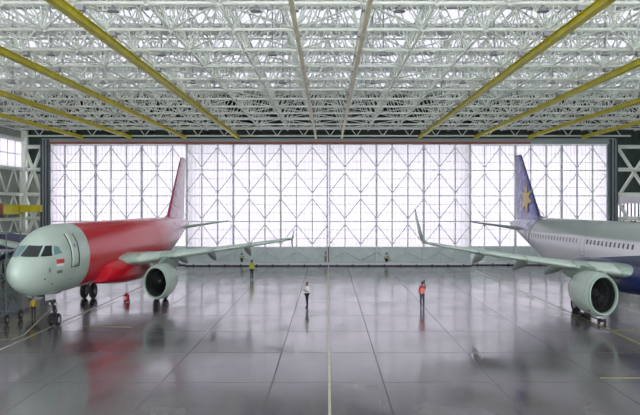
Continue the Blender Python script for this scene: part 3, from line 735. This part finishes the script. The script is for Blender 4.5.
# gold star-flower emblem on the fin (both faces)
def fin_pt(y, z, side):
    par = [(5.9, 29.6, 6.3, .11), (7.5, 30.9, 5.15, .10), (9.5, 32.55, 3.75, .10), (11.3, 34.05, 2.45, .10)]
    for p, q in zip(par[:-1], par[1:]):
        if z <= q[0]: break
    u = (z-p[0])/(q[0]-p[0]); le, ch, tc = [p[k]+(q[k]-p[k])*u for k in (1, 2, 3)]
    c = min(max((y-PR.t-le)/ch, .001), .999)
    t = 5*(.2969*math.sqrt(c)-.126*c-.3516*c*c+.2843*c**3-.1036*c**4)*1.12*tc*ch+.03
    return Vector((side*t*Q, y, z))
for side in (-1, 1):
    em = MB()
    cy, cz = 32.7+PR.t+.15, 7.8
    pts = [(-1.35, 1.05), (-.35, .55), (-.1, 1.75), (.35, .6), (1.3, .9), (.75, 0), (1.0, -1.25), (.2, -.75), (-.5, -1.75), (-.6, -.5), (-1.5, -.35), (-.75, .2)]
    fine = []
    for i in range(12):
        a, c = pts[i], pts[(i+1) % 12]
        for q in range(4): fine.append(((a[0]+(c[0]-a[0])*q/4)*1.0, (a[1]+(c[1]-a[1])*q/4)*.85))
    rings = []
    for s_ in (1, .75, .5, .25, .02): rings.append([fin_pt(cy+p[0]*s_, cz+p[1]*s_, side) for p in fine])
    em.loft(rings); em.build('emblem', 'gold', fin)

# ---- third aircraft, mostly out of frame at far left
C_ = thing('airliner', 'dark navy aircraft tail end with painted top highlight at the far left edge', 'airplane', (-31.3, 50, 0), 0)
rr = []
for k in range(14):
    u = k/13; y = 27*u; r = 1.5*(1-.0*u) if u < .6 else 1.5-.75*((u-.6)/.4)**1.5
    rr.append([Vector((math.cos(2*PI*i/24)*r*Q*1.2, y, 3.3+math.sin(2*PI*i/24)*r)) for i in range(24)])
b = MB(); b.loft(rr, cap0=True, cap1=True); cf = b.build('fuselage', 'navymatt', C_)
rr = []
for k in range(14):
    u = k/13; y = 27*u; r = (1.5 if u < .6 else 1.5-.75*((u-.6)/.4)**1.5)+.012
    rr.append([Vector((math.cos(a)*r*Q*1.2, y, 3.3+math.sin(a)*r)) for a in [math.radians(58+6*q) for q in range(8)]])
b = MB(); b.loft(rr, closed=False); b.build('top_highlight', 'white', cf)  # reflected highlight along the top, painted on as a pale strip
for k in range(10):
    b = MB(); y = 14+.9*k; r = 1.53 if y < 16.2 else 1.53-.75*((y/27-.6)/.4)**1.5
    th = math.radians(-18); z = 3.3+r*math.sin(th)
    b.box((r*Q*1.2*math.cos(th)-.1, y, z-.12), (r*Q*1.2*math.cos(th)+.03, y+.4, z+.12)); b.build('window', 'white', cf)
for y in (6, 20):
    b = MB(); b.tube((0, y, 0.3), (0, y, 2.2), .1, 8); b.lathe([(-.15, .01), (-.15, .3), (.15, .3), (.15, .01)], (0, y, .3), 'X', 16); b.build('landing_gear', 'dark', C_)

# ------------------------------------------------------------------ wheeled access stand by the nose
t = thing('access_stand', 'tall dark wheeled scaffold stand beside the pale green nose', 'scaffold', (-20.6, 44.7, 0))
for sx in (-1, 1):
    for sy in (-1, 1):
        b = MB(); x, y = sx*1.25, sy*1.0
        b.tube((x, y, .3), (x, y, 5.6), .045, 6); b.build('post', 'scaf', t)
        b = MB(); b.lathe([(-.07, .02), (-.07, .28), (-.03, .32), (.03, .32), (.07, .28), (.07, .02)], (x+.0, y, .32), 'X', 18); w = b.build('wheel', 'black', t)
        b = MB(); b.lathe([(-.075, .01), (-.075, .1), (.075, .1), (.075, .01)], (x, y, .32), 'X', 12); b.build('hub', 'grey', w)
for z in (.55, 1.7, 2.9, 4.4, 5.5):
    b = MB()
    b.tube((-1.25, -1, z), (1.25, -1, z), .035, 5); b.tube((-1.25, 1, z), (1.25, 1, z), .035, 5); b.tube((-1.25, -1, z), (-1.25, 1, z), .035, 5); b.tube((1.25, -1, z), (1.25, 1, z), .035, 5)
    b.build('rail', 'scaf', t)
for z0, z1 in ((.55, 2.9), (2.9, 4.4)):
    b = MB()
    for y in (-1, 1): b.tube((-1.25, y, z0), (1.25, y, z1), .03, 5); b.tube((1.25, y, z0), (-1.25, y, z1), .03, 5)
    for x in (-1.25, 1.25): b.tube((x, -1, z0), (x, 1, z1), .03, 5); b.tube((x, 1, z0), (x, -1, z1), .03, 5)
    b.build('brace', 'scaf', t)
b = MB(); b.box((-1.25, -1, 4.38), (1.25, 1, 4.44)); b.build('platform', 'grey', t)
b = MB()
for k in range(12): b.box((-.95, -1.3+.0*k, .5+.33*k), (-.35, -1.1, .54+.33*k))
b.tube((-.95, -1.2, .3), (-.95, -1.2, 4.6), .03, 5); b.tube((-.35, -1.2, .3), (-.35, -1.2, 4.6), .03, 5); b.build('ladder', 'grey', t)

# ------------------------------------------------------------------ fire extinguisher by the red belly
t = thing('fire_extinguisher', 'red wheeled fire extinguisher cart standing on the floor left of the engine', 'fire extinguisher', (-14.95, 53.9, 0))
b = MB(); b.lathe([(.04, .01), (.04, .2), (.07, .235), (.54, .235), (.6, .16), (.62, .05), (.64, .01)], (0,0,0), 'Z', 18, 0, .9); b.build('cylinder', 'extred', t)
b = MB(); b.box((-.12, -.25, .2), (-.02, -.21, .5)); b.build('label_band', 'flagwhite', t)
b = MB(); b.tube((0, 0, .6), (0, 0, .7), .035, 8); b.tube((-.12, 0, .7), (.12, 0, .74), .02, 6); b.build('valve', 'black', t)
b = MB(); b.tube((.1, 0, .66), (.19, -.05, .4), .015, 5); b.tube((.19, -.05, .4), (.16, -.08, .15), .015, 5); b.build('hose', 'black', t)
for s_ in (-1, 1):
    b = MB(); b.lathe([(-.02, .01), (-.02, .1), (.02, .1), (.02, .01)], (s_*.2, .08, .1), 'X', 14); b.build('wheel', 'black', t)
# chocks at the right main wheels
for (x, y, lab) in ((16.6, 48.5, 'dark wheel chock left of the right-hand main wheels'), (17.6, 48.45, 'dark wheel chock nearest the camera under the right engine')):
    b = MB(); b.add([(x-.28, y-.14, 0), (x+.28, y-.14, 0), (x+.28, y+.14, 0), (x-.28, y+.14, 0), (x-.28, y, .2), (x+.28, y, .2)], [(0, 3, 2, 1), (0, 1, 5, 4), (2, 3, 4, 5), (0, 4, 3), (1, 2, 5)])
    tag(b.build('wheel_chock', 'black'), lab, 'wheel chock')
t = thing('tow_bar', 'low dark tow bar dolly with white tank under the right engine', 'tow bar', (16.55, 45.5, 0), -.02)
b = MB(); b.tube((-.15, 2.0, .22), (.2, -1.6, .22), .06, 8); b.build('bar', 'dark', t)
b = MB(); b.tube((.05, .1, .34), (.13, -.8, .34), .11, 12); b.build('tank', 'white', t)
for y, x in ((-1.3, .15), (1.2, -.1)):
    b = MB(); b.lathe([(-.3, .01), (-.3, .15), (-.18, .15), (-.18, .05), (.18, .05), (.18, .15), (.3, .15), (.3, .01)], (x, y, .15), 'X', 14, 0, Q); b.build('axle', 'black', t)

# ------------------------------------------------------------------ people
def skin_mesh(verts, edges, radii, root=0, sub=1):
    me = bpy.data.meshes.new('s'); me.from_pydata(verts, edges, []); o = bpy.data.objects.new('s', me); COL.objects.link(o)
    md = o.modifiers.new('k', 'SKIN'); md.use_smooth_shade = True
    sv = me.skin_vertices[0].data if len(me.skin_vertices) else None
    if sv is None:
        bm = bmesh.new(); bm.from_mesh(me); bm.verts.layers.skin.verify(); bm.to_mesh(me); bm.free(); sv = me.skin_vertices[0].data
    for i, r in enumerate(radii): sv[i].radius = r if isinstance(r, tuple) else (r, r); sv[i].use_root = (i == root)
    s2 = o.modifiers.new('u', 'SUBSURF'); s2.levels = sub; s2.render_levels = sub
    bpy.context.view_layer.update()
    ev = o.evaluated_get(bpy.context.evaluated_depsgraph_get()); m2 = bpy.data.meshes.new_from_object(ev)
    v = [tuple(p.co) for p in m2.vertices]; f = [tuple(p.vertices) for p in m2.polygons]
    bpy.data.objects.remove(o); bpy.data.meshes.remove(me); bpy.data.meshes.remove(m2)
    return v, f
def person(label, loc, rz, pose, top, legs, vest=None, scale=1.0, sleeve=.8):
    """faces -Y before turning; pose gives elbows, hands and feet"""
    t = thing('person', label, 'person', loc, rz)
    J = dict(pel=(0,0,.95), waist=(0,.0,1.08), chest=(0,.01,1.3), neck=(0,0,1.48), head0=(0,-.01,1.56), head=(0,-.02,1.66), crown=(0,-.01,1.735),
             shL=(.17,0,1.42), shR=(-.17,0,1.42), hipL=(.09,0,.9), hipR=(-.09,0,.9))
    J.update(elL=(.25,.03,1.13), elR=(-.25,.03,1.13), haL=(.27,-.06,.9), haR=(-.27,-.06,.9), knL=(.1,-.02,.5), knR=(-.1,-.02,.5), anL=(.1,.03,.09), anR=(-.1,.03,.09), toL=(.11,-.13,.035), toR=(-.11,-.13,.035))
    J.update(pose)
    def V(k): return Vector(J[k])
    def out(v): return [(p[0]*.84*scale, p[1]*scale, p[2]*scale) for p in v]
    def mesh(keys, eds, rad, root=0, sub=1): return skin_mesh([J[k] for k in keys], [(keys.index(a), keys.index(c)) for a, c in eds], rad, root, sub)
    keys = ['pel','waist','chest','neck','head0','head','crown','shL','elL','haL','shR','elR','haR','hipL','knL','anL','toL','hipR','knR','anR','toR']
    eds = [('pel','waist'),('waist','chest'),('chest','neck'),('neck','head0'),('head0','head'),('head','crown'),('chest','shL'),('shL','elL'),('elL','haL'),('chest','shR'),('shR','elR'),('elR','haR'),
           ('pel','hipL'),('hipL','knL'),('knL','anL'),('anL','toL'),('pel','hipR'),('hipR','knR'),('knR','anR'),('anR','toR')]
    rad = [(.14,.10),(.125,.09),(.14,.10),.055,.075,(.078,.095),.05,.055,.04,.027,.055,.04,.027,.085,.055,.038,.032,.085,.055,.038,.032]
    v, f = mesh(keys, eds, rad)
    mb = MB(); mb.add(out(v), f, 0, True)
    for s_ in ('L', 'R'):                       # palm, four fingers and thumb
        h = V('ha'+s_); d = (h-V('el'+s_)).normalized(); sd = Vector((0, 1, 0)).cross(d); sd = sd.normalized() if sd.length > .1 else Vector((1,0,0))
        nn = d.cross(sd)
        P = lambda a, c, e: tuple(x*y*scale for x, y in zip(h+d*a+sd*c+nn*e, (.84, 1, 1)))
        mb.tube(P(0,0,0), P(.09,0,0), .024*scale, 8, .034*scale)
        for q, ln in ((-.027, .062), (-.009, .075), (.009, .07), (.027, .055)):
            mb.tube(P(.085,q,0), P(.085+ln*.55,q*1.1,.008), .0095*scale, 6); mb.tube(P(.085+ln*.55,q*1.1,.008), P(.085+ln,q*1.1,.03), .009*scale, 6, .007*scale)
        mb.tube(P(.025,-.025,0), P(.06,-.055,.012), .011*scale, 6); mb.tube(P(.06,-.055,.012), P(.09,-.06,.03), .010*scale, 6, .008*scale)
    hd = V('head')
    def hp(a): return tuple(x*y*scale for x, y in zip(hd+Vector(a), (.84, 1, 1)))
    mb.tube(hp((0,-.085,.01)), hp((0,-.115,-.025)), .009*scale, 6, .016*scale)
    for s_ in (-1, 1): mb.ball(hp((s_*.082, .01, -.01)), .022*scale, 6)
    body = mb.build('body', 'skin', t)
    fc = MB()
    for s_ in (-1, 1): fc.ball(hp((s_*.032, -.088, .008)), .011*scale, 6)
    fc.tube(hp((-.025,-.09,-.055)), hp((.025,-.09,-.055)), .006*scale, 5); fc.build('face_features', 'hair', body)
    hb = MB(); rings = []
    for k in range(6):
        a = PI/2*k/5; rings.append([hp((.095*math.cos(a)*math.cos(w), .022+.108*math.cos(a)*math.sin(w)*(1 if math.sin(w) > 0 else .8), .035+.085*math.sin(a)-.06*max(0, math.sin(w))*(1-k/5))) for w in [2*PI*i/14 for i in range(14)]])
    hb.loft(rings, cap0=True, cap1=True); hb.build('hair', 'hair', t)
    def lerp(a, c, u): return tuple(V(a).lerp(V(c), u))
    J['slL'] = lerp('elL','haL',sleeve); J['slR'] = lerp('elR','haR',sleeve); J['hem'] = (0,0,.90)
    v, f = mesh(['hem','waist','chest','neck','shL','elL','slL','shR','elR','slR'], [('hem','waist'),('waist','chest'),('chest','neck'),('chest','shL'),('shL','elL'),('elL','slL'),('chest','shR'),('shR','elR'),('elR','slR')],
                [(.16,.12),(.15,.112),(.165,.12),.066,.075,.055,.045,.075,.055,.045])
    mb = MB(); mb.add(out(v), f, 0, True); mb.build('shirt', top, t)
    if vest:
        v, f = mesh(['hem','waist','chest','neck','shL','shR'], [('hem','waist'),('waist','chest'),('chest','neck'),('chest','shL'),('chest','shR')], [(.175,.135),(.168,.125),(.18,.132),.07,.085,.085])
        mb = MB(); mb.add(out(v), f, 0, True); mb.build('vest', vest, t)
    J['cuL'] = lerp('knL','anL',1.06); J['cuR'] = lerp('knR','anR',1.06)
    v, f = mesh(['pel','hipL','knL','cuL','hipR','knR','cuR'], [('pel','hipL'),('hipL','knL'),('knL','cuL'),('pel','hipR'),('hipR','knR'),('knR','cuR')], [(.14,.105),(.098,.10),.075,.062,(.098,.10),.075,.062])
    mb = MB(); mb.add(out(v), f, 0, True); mb.build('trousers', legs, t)
    for s_ in 'LR':
        a, c = V('an'+s_), V('to'+s_); v, f = skin_mesh([tuple(a+Vector((0,.04,-.035))), tuple(a.lerp(c, .5)+Vector((0,0,-.01))), tuple(c+Vector((0,-.03,.01)))], [(0,1),(1,2)], [.05,.048,.036], 0, 1)
        v = [(p[0], p[1], max(p[2], 0.0)) for p in v]
        mb = MB(); mb.add(out(v), f, 0, True); mb.build('shoe', 'hair', t)
    return t
folded = dict(elL=(.22,-.02,1.12), haL=(-.05,-.22,1.19), elR=(-.22,-.02,1.12), haR=(.05,-.2,1.15), knL=(.07,-.03,.5), knR=(-.06,.01,.5), anL=(.08,.0,.09), anR=(-.05,.06,.09), toL=(.08,-.16,.035), toR=(-.05,-.1,.035))
walk = dict(knL=(.09,-.14,.5), anL=(.09,-.12,.09), toL=(.09,-.28,.035), knR=(-.09,.0,.5), anR=(-.09,.2,.11), toR=(-.09,.06,.035), elL=(.26,.08,1.14), haL=(.27,.0,.92), elR=(-.26,-.02,1.14), haR=(-.26,-.18,.95))
photo = dict(elR=(-.27,-.1,1.26), haR=(-.2,-.26,1.58), elL=(.26,.0,1.12), haL=(.2,-.1,1.02))
def ground(px, py): 
    k = (py-204.4)/HCAM; return ((px-327.9)/k, F/k, 0)
person('person in white shirt and black trousers, arms folded, mid floor', ground(307, 307.6), -.9, folded, 'shirt', 'blacktr', scale=1.03, sleeve=.12)
pp = person('person in orange-red vest and jeans raising a phone, back turned', ground(422.2, 308.6), PI, photo, 'swirl', 'jeans', 'orange', scale=1.07)
x, y, z = ground(422.2, 308.6)
b = MB(); b.box((-.04, -.01, -.09), (.04, .01, .09)); ph = b.build('phone', 'black'); tag(ph, 'black phone held up by the person in orange-red vest', 'phone'); ph.location = (x+.2*.84*1.07, y+.37, 1.87)
person('person in yellow-green vest walking near the doors, left of centre', ground(251.8, 279.6), .2, walk, 'hiviz', 'blacktr', 'hiviz', scale=1.07)
person('person in ochre vest standing left of the nose wheels', ground(33.5, 319.5), .4, {}, 'ochre', 'blacktr', 'ochre', scale=.84)
person('person in yellow vest in the door base, left, behind the walking worker', ((241.8-327.9)/8.4, 86.45-.05, 0), .3, {}, 'blacktr', 'blacktr', 'hiviz', scale=.9)
person('person in yellow vest in the door base, right of centre', ((386.5-327.9)/8.4, 86.4, 0), -.2, {}, 'blacktr', 'blacktr', 'hiviz', scale=.9)
person('person in yellow vest beside the centre gap of the doors', ((325.5-327.9)/8.4, 86.4, 0), .8, {}, 'grey', 'grey', 'hiviz', scale=.95)
